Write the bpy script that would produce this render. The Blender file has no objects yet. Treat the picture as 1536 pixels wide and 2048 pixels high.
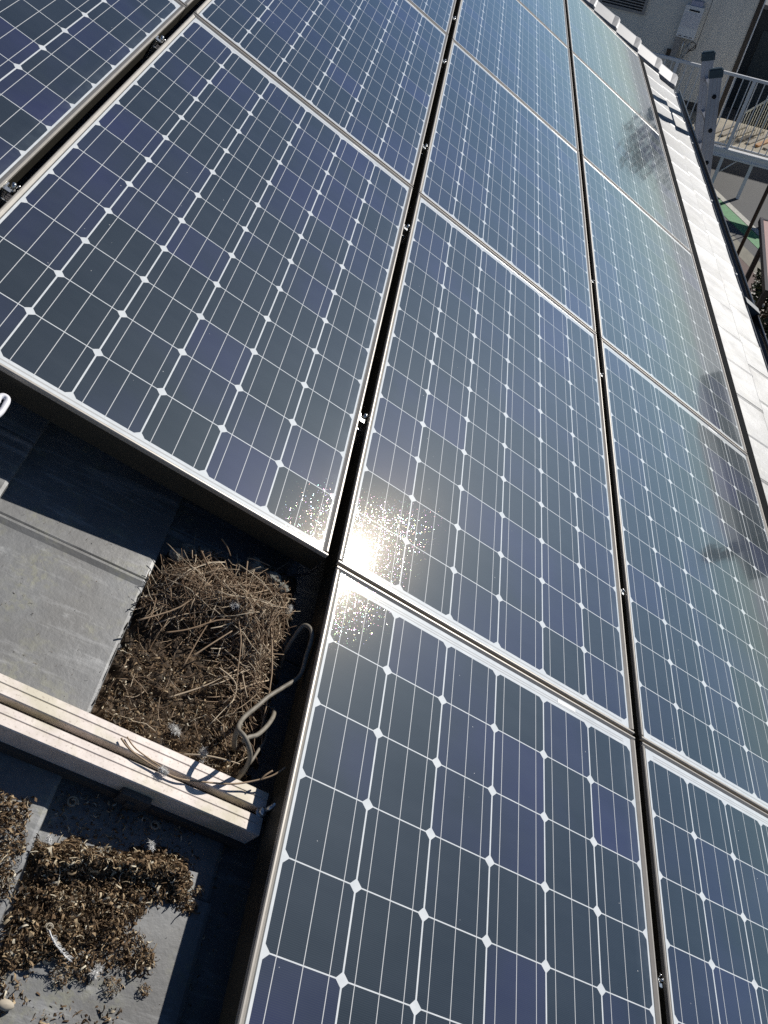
import bpy, math, random
import numpy as np
from mathutils import Matrix, Vector

S = bpy.context.scene
COL = S.collection
rad = math.radians
rnd = random.Random(7)
CELL = 0.127                       # one solar cell pitch in metres
PITCH = rad(29.0)                  # slope of the roof, falling towards +x
RM = Matrix.Rotation(PITCH, 4, 'Y')   # roof axes (u down the slope, v along the eave, h out of the roof) -> world

# ------------------------------------------------------------------ camera
def make_camera():
    f_px = 1702.88
    cu = np.array([2.1277645, -8.3725526, 8.46827396]) * CELL
    R = np.array([[0.79653946, 0.12347658, 0.59184324],
                  [0.49349829, -0.69830045, -0.5184939],
                  [0.34926254, 0.70507448, -0.61715934]])
    cam = bpy.data.cameras.new('camera')
    cam.sensor_fit = 'VERTICAL'
    cam.sensor_height = 24.0
    cam.sensor_width = 18.0
    cam.lens = f_px / 2048.0 * 24.0
    cam.clip_start = 0.02
    cam.clip_end = 6000.0
    o = bpy.data.objects.new('camera', cam)
    COL.objects.link(o)
    M = Matrix(((R[0][0], -R[1][0], -R[2][0], cu[0]),
                (R[0][1], -R[1][1], -R[2][1], cu[1]),
                (R[0][2], -R[1][2], -R[2][2], cu[2]),
                (0, 0, 0, 1)))
    o.matrix_world = RM @ M
    S.camera = o
make_camera()

# ------------------------------------------------------------------ sky, sun, exposure
SUN_EL, SUN_AZ = rad(25.61), rad(43.7)      # azimuth from +y towards +x
w = bpy.data.worlds.new('World')
S.world = w
w.use_nodes = True
nt = w.node_tree
sky = nt.nodes.new('ShaderNodeTexSky')
sky.sky_type = 'NISHITA'
sky.sun_disc = False
sky.sun_elevation = SUN_EL
sky.sun_rotation = SUN_AZ
sky.air_density = 0.6
sky.dust_density = 0.0
sky.ozone_density = 1.5
tint = nt.nodes.new('ShaderNodeMix'); tint.data_type = 'RGBA'; tint.blend_type = 'MULTIPLY'     # cool white balance of the daylight sky
tint.inputs[0].default_value = 1.0; tint.inputs[7].default_value = (.86, .975, 1.09, 1)
nt.links.new(sky.outputs[0], tint.inputs[6]); nt.links.new(tint.outputs[2], nt.nodes['Background'].inputs[0])
nt.nodes['Background'].inputs[1].default_value = 0.062

sl = bpy.data.lights.new('sun', 'SUN')
sl.energy = 5.0
sl.angle = rad(0.5)
sl.color = (1.0, 0.965, 0.915)
so = bpy.data.objects.new('sun', sl)
COL.objects.link(so)
sd = Vector((math.sin(SUN_AZ) * math.cos(SUN_EL), math.cos(SUN_AZ) * math.cos(SUN_EL), math.sin(SUN_EL)))
so.rotation_euler = sd.to_track_quat('Z', 'Y').to_euler()

S.view_settings.view_transform = 'Standard'
S.view_settings.look = 'None'
S.view_settings.exposure = 0.0
S.view_settings.gamma = 1.0
S.render.engine = 'CYCLES'
S.cycles.use_denoising = False
S.cycles.max_bounces = 8
S.render.filter_size = 1.2

# ------------------------------------------------------------------ material helpers
class NT:
    def __init__(self, name):
        self.m = bpy.data.materials.new(name)
        self.m.use_nodes = True
        self.t = self.m.node_tree
        self.n = self.t.nodes
        self.b = self.n['Principled BSDF']
        self.out = self.n['Material Output']
        self._tc = None
    def link(self, a, b): self.t.links.new(a, b)
    def put(self, inp, v):
        if hasattr(v, 'is_output'): self.link(v, inp)
        else: inp.default_value = v
    def math(self, op, a, b=0.0, c=None, clamp=False):
        k = self.n.new('ShaderNodeMath'); k.operation = op; k.use_clamp = clamp
        self.put(k.inputs[0], a); self.put(k.inputs[1], b)
        if c is not None: self.put(k.inputs[2], c)
        return k.outputs[0]
    def coord(self):
        if not self._tc: self._tc = self.n.new('ShaderNodeTexCoord')
        return self._tc.outputs['Object']
    def vec(self, v, s=(1, 1, 1)):
        k = self.n.new('ShaderNodeMapping'); k.inputs['Scale'].default_value = s
        self.link(v, k.inputs[0]); return k.outputs[0]
    def noise(self, scale, detail=4, rough=.55, v=None, stretch=None):
        k = self.n.new('ShaderNodeTexNoise')
        k.inputs['Scale'].default_value = scale; k.inputs['Detail'].default_value = detail; k.inputs['Roughness'].default_value = rough
        vv = v or self.coord()
        if stretch: vv = self.vec(vv, stretch)
        self.link(vv, k.inputs['Vector']); return k.outputs['Fac']
    def voro(self, scale, v=None, out='Distance'):
        k = self.n.new('ShaderNodeTexVoronoi'); k.inputs['Scale'].default_value = scale
        self.link(v or self.coord(), k.inputs['Vector']); return k.outputs[out]
    def ramp(self, f, stops):
        k = self.n.new('ShaderNodeValToRGB'); self.link(f, k.inputs[0])
        e = k.color_ramp.elements
        while len(e) < len(stops): e.new(.5)
        for q, (p, c) in zip(e, stops):
            q.position = p; q.color = (c, c, c, 1) if not isinstance(c, tuple) else (*c, 1)
        return k.outputs[0]
    def mix(self, f, a, b, blend='MIX'):
        k = self.n.new('ShaderNodeMix'); k.data_type = 'RGBA'; k.blend_type = blend
        self.put(k.inputs[0], f)
        for i, x in ((6, a), (7, b)):
            if isinstance(x, tuple): x = (*x, 1)
            self.put(k.inputs[i], x)
        return k.outputs[2]
    def bump(self, h, strength=.3, dist=.005, normal=None):
        k = self.n.new('ShaderNodeBump'); k.inputs['Strength'].default_value = strength; k.inputs['Distance'].default_value = dist
        self.link(h, k.inputs['Height'])
        if normal: self.link(normal, k.inputs['Normal'])
        return k.outputs[0]
    def attr(self, name):
        k = self.n.new('ShaderNodeAttribute'); k.attribute_name = name; return k.outputs['Fac']
    def set(self, **kw):
        for k, v in kw.items():
            nm = {'base': 'Base Color', 'rough': 'Roughness', 'metal': 'Metallic', 'normal': 'Normal', 'spec': 'Specular IOR Level',
                  'coat': 'Coat Weight', 'coat_rough': 'Coat Roughness', 'coat_ior': 'Coat IOR', 'trans': 'Transmission Weight', 'coat_normal': 'Coat Normal', 'alpha': 'Alpha'}[k]
            if isinstance(v, tuple) and len(v) == 3: v = (*v, 1)
            self.put(self.b.inputs[nm], v)
        return self.m

def plain(name, c, rough=.6, metal=0.0, var=.25, scale=30.0, bump=0.0, spec=.5):
    t = NT(name)
    n = t.noise(scale)
    lo = tuple(x * (1 - var) for x in c); hi = tuple(min(1, x * (1 + var)) for x in c)
    t.set(base=t.mix(n, lo, hi), rough=rough, metal=metal, spec=spec)
    if bump: t.set(normal=t.bump(n, bump, .003))
    return t.m

MAT = {}
# ---- solar cells under glass
def cell_material():
    t = NT('solar_cells_under_glass')
    sep = t.n.new('ShaderNodeSeparateXYZ'); t.link(t.coord(), sep.inputs[0])
    u = t.math('DIVIDE', sep.outputs[0], CELL); v = t.math('DIVIDE', sep.outputs[1], CELL)
    fu = t.math('FRACT', u); fv = t.math('FRACT', v)
    au = t.math('ABSOLUTE', t.math('SUBTRACT', fu, .5)); av = t.math('ABSOLUTE', t.math('SUBTRACT', fv, .5))
    def lt(a, b): return t.math('LESS_THAN', a, b)
    def gt(a, b): return t.math('GREATER_THAN', a, b)
    def mul(*a):
        r = a[0]
        for x in a[1:]: r = t.math('MULTIPLY', r, x)
        return r
    inside_u = mul(gt(u, 0.0), lt(u, 6.0)); inside_v = mul(gt(v, 0.0), lt(v, 12.0))
    cell = mul(lt(au, .4885), lt(av, .4922), lt(t.math('ADD', au, av), .912), inside_u, inside_v)
    bb = t.math('ABSOLUTE', t.math('SUBTRACT', t.math('FRACT', t.math('MULTIPLY', fu, 3.0)), .5))
    busbar = mul(lt(bb, .0145), inside_u, gt(v, -.055), lt(v, 12.075))
    finger = lt(t.math('FRACT', t.math('MULTIPLY', v, 46.0)), .16)
    ribbon_t = mul(lt(t.math('ABSOLUTE', t.math('SUBTRACT', t.math('ABSOLUTE', t.math('SUBTRACT', v, 12.075)), .022)), .011), gt(u, .15), lt(u, 5.85))
    ribbon_b = mul(lt(t.math('ABSOLUTE', t.math('ADD', v, .055)), .012), gt(u, .15), lt(u, 5.85))
    # per-cell tone
    cb = t.n.new('ShaderNodeCombineXYZ')
    t.link(t.math('FLOOR', u), cb.inputs[0]); t.link(t.math('FLOOR', v), cb.inputs[1])
    oi = t.n.new('ShaderNodeObjectInfo'); t.link(t.math('MULTIPLY', oi.outputs['Random'], 57.0), cb.inputs[2])
    wn = t.n.new('ShaderNodeTexWhiteNoise'); t.link(cb.outputs[0], wn.inputs[0])
    blot = t.noise(2.4, 3)
    tone = t.math('ADD', t.math('MULTIPLY', wn.outputs[0], .42), t.math('MULTIPLY', blot, .85))
    cc = t.ramp(tone, [(.30, (.0045, .0085, .0095)), (.64, (.007, .0112, .0165)), (.76, (.0105, .0125, .040)), (.93, (.016, .015, .068))])
    cc = t.mix(mul(finger, .55), cc, (.05, .055, .065))
    white = t.ramp(t.noise(35, 3), [(.3, (.66, .68, .67)), (.7, (.78, .79, .77))])
    white = t.mix(t.math('ADD', ribbon_t, ribbon_b, clamp=True), white, (.50, .49, .46))
    base = t.mix(cell, white, cc)
    base = t.mix(busbar, base, (.66, .655, .63))
    # dust film and specks on the glass
    dustn = t.noise(9, 5, .6, stretch=(.5, 1.6, 1))
    film = t.math('MULTIPLY', t.ramp(dustn, [(.3, .55), (.75, 1.0)]), .068)
    edge = t.math('MULTIPLY', t.math('MULTIPLY', t.math('SUBTRACT', u, 5.72), 3.0, clamp=True), t.ramp(t.noise(26, 5, .65), [(.35, .15), (.7, 1.)]))
    film = t.math('ADD', film, t.math('MULTIPLY', edge, .14))          # dirt washed down to the lower frame edge
    base = t.mix(film, base, (.36, .41, .46))
    sp = lt(t.voro(30.0), .030)
    big = gt(t.noise(160, 2), .52)
    base = t.mix(mul(sp, big, .8), base, (.75, .74, .7))
    # fine texture of the solar glass: breaks the sun's mirror image into glitter
    g1 = t.n.new('ShaderNodeTexVoronoi'); g1.inputs['Scale'].default_value = 1050.0; t.link(t.coord(), g1.inputs['Vector'])
    nb = t.bump(t.noise(420, 2), .10, .0006)
    t.set(base=base, rough=.036, spec=.60, coat=.45, coat_rough=.022, coat_ior=1.5, coat_normal=nb)
    t.b.inputs['Specular Tint'].default_value = (.66, .90, 1.0, 1)      # blue anti-reflection layer of the cells
    # glitter facets
    sub = t.n.new('ShaderNodeVectorMath'); sub.operation = 'SUBTRACT'; t.link(g1.outputs['Color'], sub.inputs[0]); sub.inputs[1].default_value = (.5, .5, .5)
    scl = t.n.new('ShaderNodeVectorMath'); scl.operation = 'SCALE'; t.link(sub.outputs[0], scl.inputs[0]); scl.inputs['Scale'].default_value = .085
    geo = t.n.new('ShaderNodeNewGeometry')
    add = t.n.new('ShaderNodeVectorMath'); add.operation = 'ADD'; t.link(geo.outputs['Normal'], add.inputs[0]); t.link(scl.outputs[0], add.inputs[1])
    nrm = t.n.new('ShaderNodeVectorMath'); nrm.operation = 'NORMALIZE'; t.link(add.outputs[0], nrm.inputs[0])
    hsv = t.n.new('ShaderNodeCombineColor'); hsv.mode = 'HSV'
    sepc = t.n.new('ShaderNodeSeparateColor'); t.link(g1.outputs['Color'], sepc.inputs[0])
    t.link(t.math('FRACT', t.math('MULTIPLY', sepc.outputs[2], 7.3)), hsv.inputs[0]); hsv.inputs[1].default_value = .5
    hsv.inputs[2].default_value = .0023
    gl = t.n.new('ShaderNodeBsdfGlossy'); gl.distribution = 'GGX'
    t.link(hsv.outputs[0], gl.inputs['Color']); gl.inputs['Roughness'].default_value = .055; t.link(nrm.outputs[0], gl.inputs['Normal'])
    # thin dust haze that scatters light forward
    hz = t.n.new('ShaderNodeBsdfGlossy'); hz.inputs['Color'].default_value = (.011, .0135, .0155, 1); hz.inputs['Roughness'].default_value = .5
    gw = t.n.new('ShaderNodeBsdfGlossy'); gw.inputs['Color'].default_value = (.0032, .0026, .0018, 1); gw.inputs['Roughness'].default_value = .20
    a3 = t.n.new('ShaderNodeAddShader'); t.link(hz.outputs[0], a3.inputs[0]); t.link(gw.outputs[0], a3.inputs[1])
    a1 = t.n.new('ShaderNodeAddShader'); a2 = t.n.new('ShaderNodeAddShader')
    t.link(t.b.outputs[0], a1.inputs[0]); t.link(gl.outputs[0], a1.inputs[1])
    t.link(a1.outputs[0], a2.inputs[0]); t.link(a3.outputs[0], a2.inputs[1])
    t.link(a2.outputs[0], t.out.inputs[0])
    return t.m
MAT['cells'] = cell_material()

def frame_material(name, lo, hi, rough):
    t = NT(name)
    n = t.noise(60, 4, .6, stretch=(1, 1, 1))
    t.set(base=t.mix(n, lo, hi), metal=.3, rough=rough)
    return t.m
MAT['frame'] = frame_material('bronze_frame_shaded', (.030, .027, .020), (.052, .047, .034), .5)  # bronze darkened: shade of the unlit side faces is in the colour
MAT['lip'] = frame_material('anodised_lip_lit', (.36, .33, .285), (.48, .44, .385), .42)  # paler tone of the frame: sunlight on the top edge is in the colour
MAT['gasket'] = plain('dark_gasket', (.10, .10, .095), .6)
MAT['black_trim'] = plain('black_edge_trim', (.012, .013, .014), .95, var=.4, spec=.05)
MAT['steel'] = plain('galvanised_steel', (.62, .62, .60), .3, .9, .15, 80)

def rail_material():
    t = NT('weathered_aluminium_rail')
    n = t.noise(28, 5, .65); n2 = t.noise(9, 4, .6); f = t.noise(240, 2)
    c = t.mix(t.ramp(n, [(.35, 0.), (.7, 1.)]), (.60, .525, .47), (.76, .68, .615))
    c = t.mix(t.math('MULTIPLY', t.ramp(n2, [(.5, 0.), (.62, 1.)]), .55), c, (.44, .41, .26))
    c = t.mix(t.math('MULTIPLY', t.ramp(f, [(.58, 0.), (.7, 1.)]), .5), c, (.30, .24, .19))
    t.set(base=c, metal=.15, rough=.6)
    return t.m
MAT['rail'] = rail_material()
MAT['rail_dark'] = plain('dark_rail_slot', (.05, .045, .04), .7)

def tile_material():
    t = NT('flat_concrete_roof_tiles')
    tid = t.attr('shade')
    n1 = t.noise(7, 5, .6); n2 = t.noise(60, 4, .65); n3 = t.noise(3.2, 6, .62); n4 = t.noise(16, 5, .6)
    wide = t.ramp(t.noise(5, 4, .6, stretch=(.35, 1.3, 1)), [(.40, 0.), (.6, 1.)])
    c = t.mix(tid, (.128, .132, .132), (.17, .172, .168))
    c = t.mix(t.math('MULTIPLY', t.ramp(n2, [(.35, 0.), (.75, 1.)]), .4), c, (.30, .30, .285))
    c = t.mix(t.math('MULTIPLY', t.ramp(n3, [(.46, 0.), (.62, 1.)]), .7), c, (.105, .098, .085))
    lich = t.math('MULTIPLY', t.ramp(n4, [(.50, 0.), (.62, 1.)]), t.ramp(t.noise(110, 3), [(.42, 0.), (.6, 1.)]))
    c = t.mix(t.math('MULTIPLY', lich, .5), c, (.24, .235, .14))
    sc = t.math('MULTIPLY', t.ramp(t.noise(22, 6, .7, stretch=(.5, 1.2, 1)), [(.60, 0.), (.72, 1.)]), .55)
    c = t.mix(sc, c, (.46, .46, .44))
    c = t.mix(t.math('MULTIPLY', wide, .45), c, (.085, .086, .086))
    run = t.math('MULTIPLY', t.ramp(t.noise(30, 6, .75, stretch=(.12, 1.4, 1)), [(.54, 0.), (.66, 1.)]), .5)
    c = t.mix(run, c, (.33, .33, .32))
    grit = t.ramp(t.voro(190), [(.10, 1.), (.2, 0.)]); grit = t.math('MULTIPLY', grit, t.ramp(t.noise(40, 3), [(.5, 0.), (.58, 1.)]))
    c = t.mix(t.math('MULTIPLY', grit, .7), c, (.07, .05, .035))
    pit = t.ramp(t.voro(70), [(.03, 1.), (.09, 0.)])
    pit = t.math('MULTIPLY', pit, t.ramp(t.noise(13, 2), [(.5, 0.), (.6, 1.)]))
    c = t.mix(t.math('MULTIPLY', pit, .8), c, (.05, .04, .03))
    t.set(base=c, rough=t.ramp(n1, [(.3, .46), (.7, .58)]), spec=.8, normal=t.bump(n2, .22, .003))
    return t.m
MAT['tile'] = tile_material()
MAT['verge'] = plain('whitish_verge_tile', (.25, .25, .255), .5, var=.3, scale=14)
MAT['plaster'] = plain('house_plaster', (.46, .44, .40), .85, var=.1)
MAT['gutter'] = plain('dark_brown_gutter', (.018, .015, .013), .28, var=.3, spec=.6)
MAT['white_clip'] = plain('white_clip', (.75, .75, .73), .4, var=.1)

def attr_mat(name, stops, rough=.8, spec=.3, fine=.25):
    t = NT(name)
    c = t.ramp(t.attr('shade'), stops)
    n = t.noise(300, 3)
    c = t.mix(t.math('MULTIPLY', n, fine), c, (.02, .015, .01))
    t.set(base=c, rough=rough, spec=spec)
    return t.m
MAT['twig'] = attr_mat('dry_twigs', [(0., (.09, .052, .03)), (.4, (.23, .15, .09)), (.75, (.42, .31, .205)), (1., (.70, .59, .43))])
MAT['flake'] = attr_mat('dry_moss_and_shell_bits', [(0., (.06, .038, .02)), (.25, (.18, .112, .058)), (.5, (.33, .225, .125)), (.78, (.52, .41, .255)), (1., (.72, .65, .50))])
MAT['soil'] = attr_mat('nest_soil', [(0., (.022, .015, .010)), (.5, (.075, .05, .03)), (1., (.21, .14, .08))], fine=.5)
MAT['clump'] = plain('grey_dung', (.20, .195, .165), .95, var=.6, scale=110, bump=1.0)
MAT['cable'] = plain('weathered_grey_cable', (.20, .175, .135), .6, var=.55, scale=90, bump=.3)
MAT['stem'] = plain('pale_dry_stem', (.34, .24, .15), .7, var=.3, scale=60)
MAT['dark_twig'] = plain('dark_wire', (.04, .03, .028), .5)
MAT['down'] = plain('white_down', (.72, .71, .68), .9, var=.1)
MAT['shell'] = plain('pale_shell', (.36, .31, .23), .6, var=.45, scale=120)
MAT['white_plastic'] = plain('white_plastic', (.78, .77, .80), .45, var=.06)
MAT['alu'] = plain('ladder_aluminium', (.50, .52, .57), .42, .5, .12, 40)
MAT['cap'] = plain('blue_grey_cap', (.05, .085, .10), .5)
MAT['hole'] = plain('dark_hole', (.01, .01, .012), .8)

# ------------------------------------------------------------------ mesh helpers
class MB:
    def __init__(self): self.v = []; self.f = []; self.s = []; self.sm = []
    def add(self, vs, fs, shade=.5, smooth=False):
        b = len(self.v); self.v += [tuple(x) for x in vs]; self.s += [shade] * len(vs)
        self.f += [tuple(b + i for i in f) for f in fs]; self.sm += [smooth] * len(fs); return self
    def box(self, x0, x1, y0, y1, z0, z1, shade=.5, bev=0.0):
        if bev:
            prof = [(x0 + bev, z0), (x1 - bev, z0), (x1, z0 + bev), (x1, z1 - bev), (x1 - bev, z1), (x0 + bev, z1), (x0, z1 - bev), (x0, z0 + bev)]
            return self.prism_y(prof, y0, y1, shade)
        vs = [(x, y, z) for z in (z0, z1) for y in (y0, y1) for x in (x0, x1)]
        return self.add(vs, [(0, 2, 3, 1), (4, 5, 7, 6), (0, 1, 5, 4), (2, 6, 7, 3), (0, 4, 6, 2), (1, 3, 7, 5)], shade)
    def prism_y(self, prof, y0, y1, shade=.5, smooth=False):     # profile in x,z swept along y
        n = len(prof)
        vs = [(x, y0, z) for x, z in prof] + [(x, y1, z) for x, z in prof]
        fs = [(i, (i + 1) % n, n + (i + 1) % n, n + i) for i in range(n)] + [tuple(range(n))[::-1], tuple(range(n, 2 * n))]
        return self.add(vs, fs, shade, smooth)
    def prism_x(self, prof, x0, x1, shade=.5):                   # profile in y,z swept along x
        n = len(prof)
        vs = [(x0, y, z) for y, z in prof] + [(x1, y, z) for y, z in prof]
        fs = [(i, n + i, n + (i + 1) % n, (i + 1) % n) for i in range(n)] + [tuple(range(n)), tuple(range(n, 2 * n))[::-1]]
        return self.add(vs, fs, shade)
    def poly(self, pts, z0, z1, shade=.5):
        n = len(pts)
        vs = [(x, y, z0) for x, y in pts] + [(x, y, z1) for x, y in pts]
        return self.add(vs, [(i, (i + 1) % n, n + (i + 1) % n, n + i) for i in range(n)] + [tuple(range(n))[::-1], tuple(range(n, 2 * n))], shade)
    def tube(self, pts, r, n=6, shade=.5, taper=1.0, caps=True):
        pts = [Vector(p) for p in pts]; m = len(pts); vs = []; fs = []
        up = Vector((.31, .22, .93)); prev = None
        for i, p in enumerate(pts):
            d = (pts[min(i + 1, m - 1)] - pts[max(i - 1, 0)])
            d = d.normalized() if d.length > 1e-9 else Vector((1, 0, 0))
            a = (prev - d * prev.dot(d)) if prev is not None else d.cross(up)
            if a.length < 1e-6: a = d.cross(Vector((1, 0, 0)))
            a.normalize(); b = d.cross(a); prev = a
            rr = (r[i] if isinstance(r, (list, tuple)) else r * (1 + (taper - 1) * i / max(1, m - 1)))
            for k in range(n):
                t = 2 * math.pi * k / n
                vs.append(p + a * (rr * math.cos(t)) + b * (rr * math.sin(t)))
        for i in range(m - 1):
            for k in range(n):
                k2 = (k + 1) % n
                fs.append((i * n + k, i * n + k2, (i + 1) * n + k2, (i + 1) * n + k))
        if caps: fs += [tuple(range(n))[::-1], tuple(range((m - 1) * n, m * n))]
        return self.add(vs, fs, shade, True)
    def cyl(self, c, axis, r, l, n=12, shade=.5):
        c = Vector(c); a = Vector(axis).normalized()
        return self.tube([c - a * l / 2, c + a * l / 2], r, n, shade)
    def build(self, name, mat, parent=None, attr=False):
        me = bpy.data.meshes.new(name)
        me.from_pydata(self.v, [], self.f)
        me.polygons.foreach_set('use_smooth', self.sm)
        if attr:
            a = me.attributes.new('shade', 'FLOAT', 'POINT'); a.data.foreach_set('value', self.s)
        me.materials.append(mat); me.update()
        o = bpy.data.objects.new(name, me); COL.objects.link(o)
        if parent is not None: o.parent = parent
        return o

def tag(o, label=None, cat=None, group=None, kind=None):
    if label: o['label'] = label
    if cat: o['category'] = cat
    if group: o['group'] = group
    if kind: o['kind'] = kind
    return o
def empty(name, M, label=None, cat=None, group=None):
    o = bpy.data.objects.new(name, None); COL.objects.link(o)
    o.empty_display_size = .1; o.matrix_world = M
    return tag(o, label, cat, group)
def copy_tree(o, parent=None):
    c = o.copy(); COL.objects.link(c)
    if parent is not None: c.parent = parent
    for ch in list(o.children): copy_tree(ch, c)
    return c
def roofM(u=0, v=0, h=0): return RM @ Matrix.Translation((u * CELL, v * CELL, h * CELL))
def C(*a): return tuple(x * CELL for x in a)
def wroof(u, v, h): return RM @ Vector(C(u, v, h))
def spline(pts, n=6):
    P = [Vector(p) for p in pts]; out = []
    for i in range(len(P) - 1):
        a, b, c, d = P[max(i - 1, 0)], P[i], P[i + 1], P[min(i + 2, len(P) - 1)]
        for k in range(n):
            t = k / n
            out.append(.5 * ((2 * b) + (c - a) * t + (2 * a - 5 * b + 4 * c - d) * t * t + (3 * b - a - 3 * c + d) * t ** 3))
    out.append(P[-1]); return out

# ------------------------------------------------------------------ ground
ZG = -7.0
def asphalt():
    t = NT('asphalt')
    n = t.noise(.8, 5); f = t.noise(60, 3)
    ln = t.n.new('ShaderNodeVectorMath'); ln.operation = 'LENGTH'; t.link(t.coord(), ln.inputs[0])
    far = t.ramp(t.math('DIVIDE', ln.outputs['Value'], 200.0), [(.22, 0.), (.5, 1.)])
    town = t.ramp(t.noise(.06, 6, .7), [(.3, (.16, .18, .17)), (.5, (.36, .36, .36)), (.7, (.46, .46, .46))])     # hazy far town, colour lightened to brighten the panels' reflections
    c = t.mix(far, t.mix(n, (.105, .105, .105), (.155, .155, .15)), town)
    c = t.mix(t.math('MULTIPLY', f, .35), c, (.05, .05, .05))
    t.set(base=c, rough=.85, normal=t.bump(f, .3, .01)); return t.m
def big_sheet(name, mat, x0, x1, y0, y1, z, n=1):
    m = MB(); m.add([(x0, y0, z), (x1, y0, z), (x1, y1, z), (x0, y1, z)], [(0, 1, 2, 3)])
    return m.build(name, mat)
MAT['asphalt'] = asphalt()
tag(big_sheet('ground', MAT['asphalt'], -2500, 2500, -2500, 2500, ZG), kind='structure')
def paint(name, c, wear=.5):
    t = NT(name)
    n = t.noise(14, 6, .7)
    t.set(base=t.mix(t.ramp(n, [(.42, 0.), (.62, 1.)]), c, tuple(x * wear for x in c)), rough=.7); return t.m
MAT['white_paint'] = paint('worn_white_line', (.62, .60, .52), .7)
MAT['green_paint'] = paint('green_road_paint', (.13, .36, .15), .75)
MAT['concrete'] = plain('drain_concrete', (.30, .28, .22), .9, var=.25, scale=6, bump=.2)
MAT['pave'] = plain('brown_paving', (.19, .135, .115), .9, var=.2, scale=9, bump=.2)
RD = Vector((-.36063, .93271, 0)); RN = Vector((.93271, .36063, 0))   # along and across the road edge
def strip(name, p0, a0, a1, b0, b1, dz, mat):
    p = Vector((p0[0], p0[1], 0)); vs = []
    for a, b in ((a0, b0), (a1, b0), (a1, b1), (a0, b1)):
        q = p + RD * a + RN * b; vs.append((q.x, q.y, ZG + dz))
    m = MB(); m.add(vs, [(3, 2, 1, 0)])
    return tag(m.build(name, mat), kind='structure')
E0 = (7.32, 17.97)
strip('road_edge_line', E0, -18, 60, .02, .17, .004, MAT['white_paint'])
strip('green_lane_line', E0, -18, 60, -.33, .0, .004, MAT['green_paint'])
strip('drain_cover_strip', E0, -18, 60, -.98, -.62, .004, MAT['concrete'])
strip('brown_pavement', E0, -18, -1.9, -3.2, -.985, .004, MAT['pave'])
m = MB()
for k in range(3):
    m.cyl((7.15, 14.15, ZG + .008 + .004 * k), (0, 0, 1), (.26, .215, .16)[k], .008, 28)
tag(m.build('utility_lid', plain('lid_paint', (.48, .45, .40), .8, var=.3, scale=20)), 'round pale utility lid set in the brown pavement', 'cover')

# ------------------------------------------------------------------ the tiled house
TW, TE = 2.345, 2.08             # tile width and exposure in cells
B0 = 4.03                        # one butt line
EAVE = B0 + 10 * TE - .48        # 24.35
house = empty('tiled_house', roofM(0, 0, -1), 'house whose flat grey tiled roof carries the solar panels', 'house')
def tile_h(u):                   # height of the tile surface at u (cells)
    k = math.ceil((u - B0) / TE - 1e-6)
    return -1.03 + .17 * ((u - (B0 + (k - 1) * TE)) / TE)
def make_tiles():
    mb = MB()
    off = Vector(C(0, 0, -1))
    # profile across one tile (v, dh): a raised rounded lip on the far edge that laps the next tile
    prof = [(0.010, -.014), (.03, -.004), (.30, -.010), (1.0, -.018), (1.7, -.012), (2.20, -.006), (2.28, .017), (2.32, .011), (2.338, -.014)]
    for k in range(-7, 11):
        ub = B0 + k * TE
        last = ub if k < 10 else EAVE
        row = -9 if k % 2 == 0 else -9
        v_off = -1.42 - .5 * TW * (k % 2)
        j = -7
        while True:
            v0 = v_off + j * TW; j += 1
            if v0 > 56.6: break
            dv = rnd.uniform(-.01, .01); dh = rnd.uniform(-.012, .012); du = rnd.uniform(-.02, .02); sh = rnd.random()
            u_up, u_dn = ub - TE - .25, last + du
            def hh(u): return -1.03 + .17 * (u - (ub - TE)) / TE + dh
            us = [u_up, u_dn - .5, u_dn - .06, u_dn - .015, u_dn]
            dz = [0, 0, 0, -.012, -.05]
            vs = []; nP = len(prof)
            for uu, z in zip(us, dz):
                for pv, ph in prof: vs.append(Vector(C(uu, v0 + pv + dv, hh(uu) + ph + z)) - off)
            for pv, ph in prof: vs.append(Vector(C(u_dn - .012, v0 + pv + dv, hh(u_dn) - .2)) - off)
            fs = []
            for a in range(len(us)):
                for b in range(nP - 1):
                    q = (a * nP + b, (a + 1) * nP + b, (a + 1) * nP + b + 1, a * nP + b + 1)
                    fs.append(q)
            # side skirts
            for b in (0, nP - 1):
                base = len(vs)
                for a in range(len(us)):
                    p = vs[a * nP + b]; vs.append(p - Vector(C(0, 0, .14)))
                for a in range(len(us) - 1):
                    q = (a * nP + b, base + a, base + a + 1, (a + 1) * nP + b)
                    fs.append(q if b == 0 else q[::-1])
            mb.add(vs, fs, sh)
    o = mb.build('roof', MAT['tile'], house, attr=True)
    return o
make_tiles()
def H(o): o.parent = house; return o
# underlay so nothing shows through between tiles
m = MB(); m.box(*C(-11, EAVE - .15), *C(-18, 57), *C(-.6, -.32)); m.build('roof_boards', MAT['hole'], house)
# verge tiles along the far gable
for k in range(-7, 11):
    ub = B0 + k * TE + (0 if k < 10 else -.48)
    m = MB(); off = -1
    def ring(u, dz, sc=1.0):
        c = -.98 + dz
        return [Vector(C(u, v, h - off)) for v, h in ((56.5, c - .30), (56.34, c - .10), (56.34, c + .05 * sc), (56.42, c + .13 * sc), (57.3, c + .50 * sc), (57.52, c + .50 * sc), (57.6, c + .4 * sc), (57.6, c - 1.3))]
    rs = [ring(ub - TE - .1, -.02), ring(ub - .55, .10), ring(ub - .2, .16, 1.05), ring(ub - .05, .13, 1.0), ring(ub, .02, .8)]
    vs = [p for r in rs for p in r]; n = 8
    fs = [(a * n + b, (a + 1) * n + b, (a + 1) * n + b + 1, a * n + b + 1) for a in range(4) for b in range(7)] + [tuple(range(4 * n, 5 * n)), tuple(range(0, n))[::-1]]
    m.add(vs, fs, .8 + .2 * rnd.random()); m.build('verge_tile', MAT['verge'], house)
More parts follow.
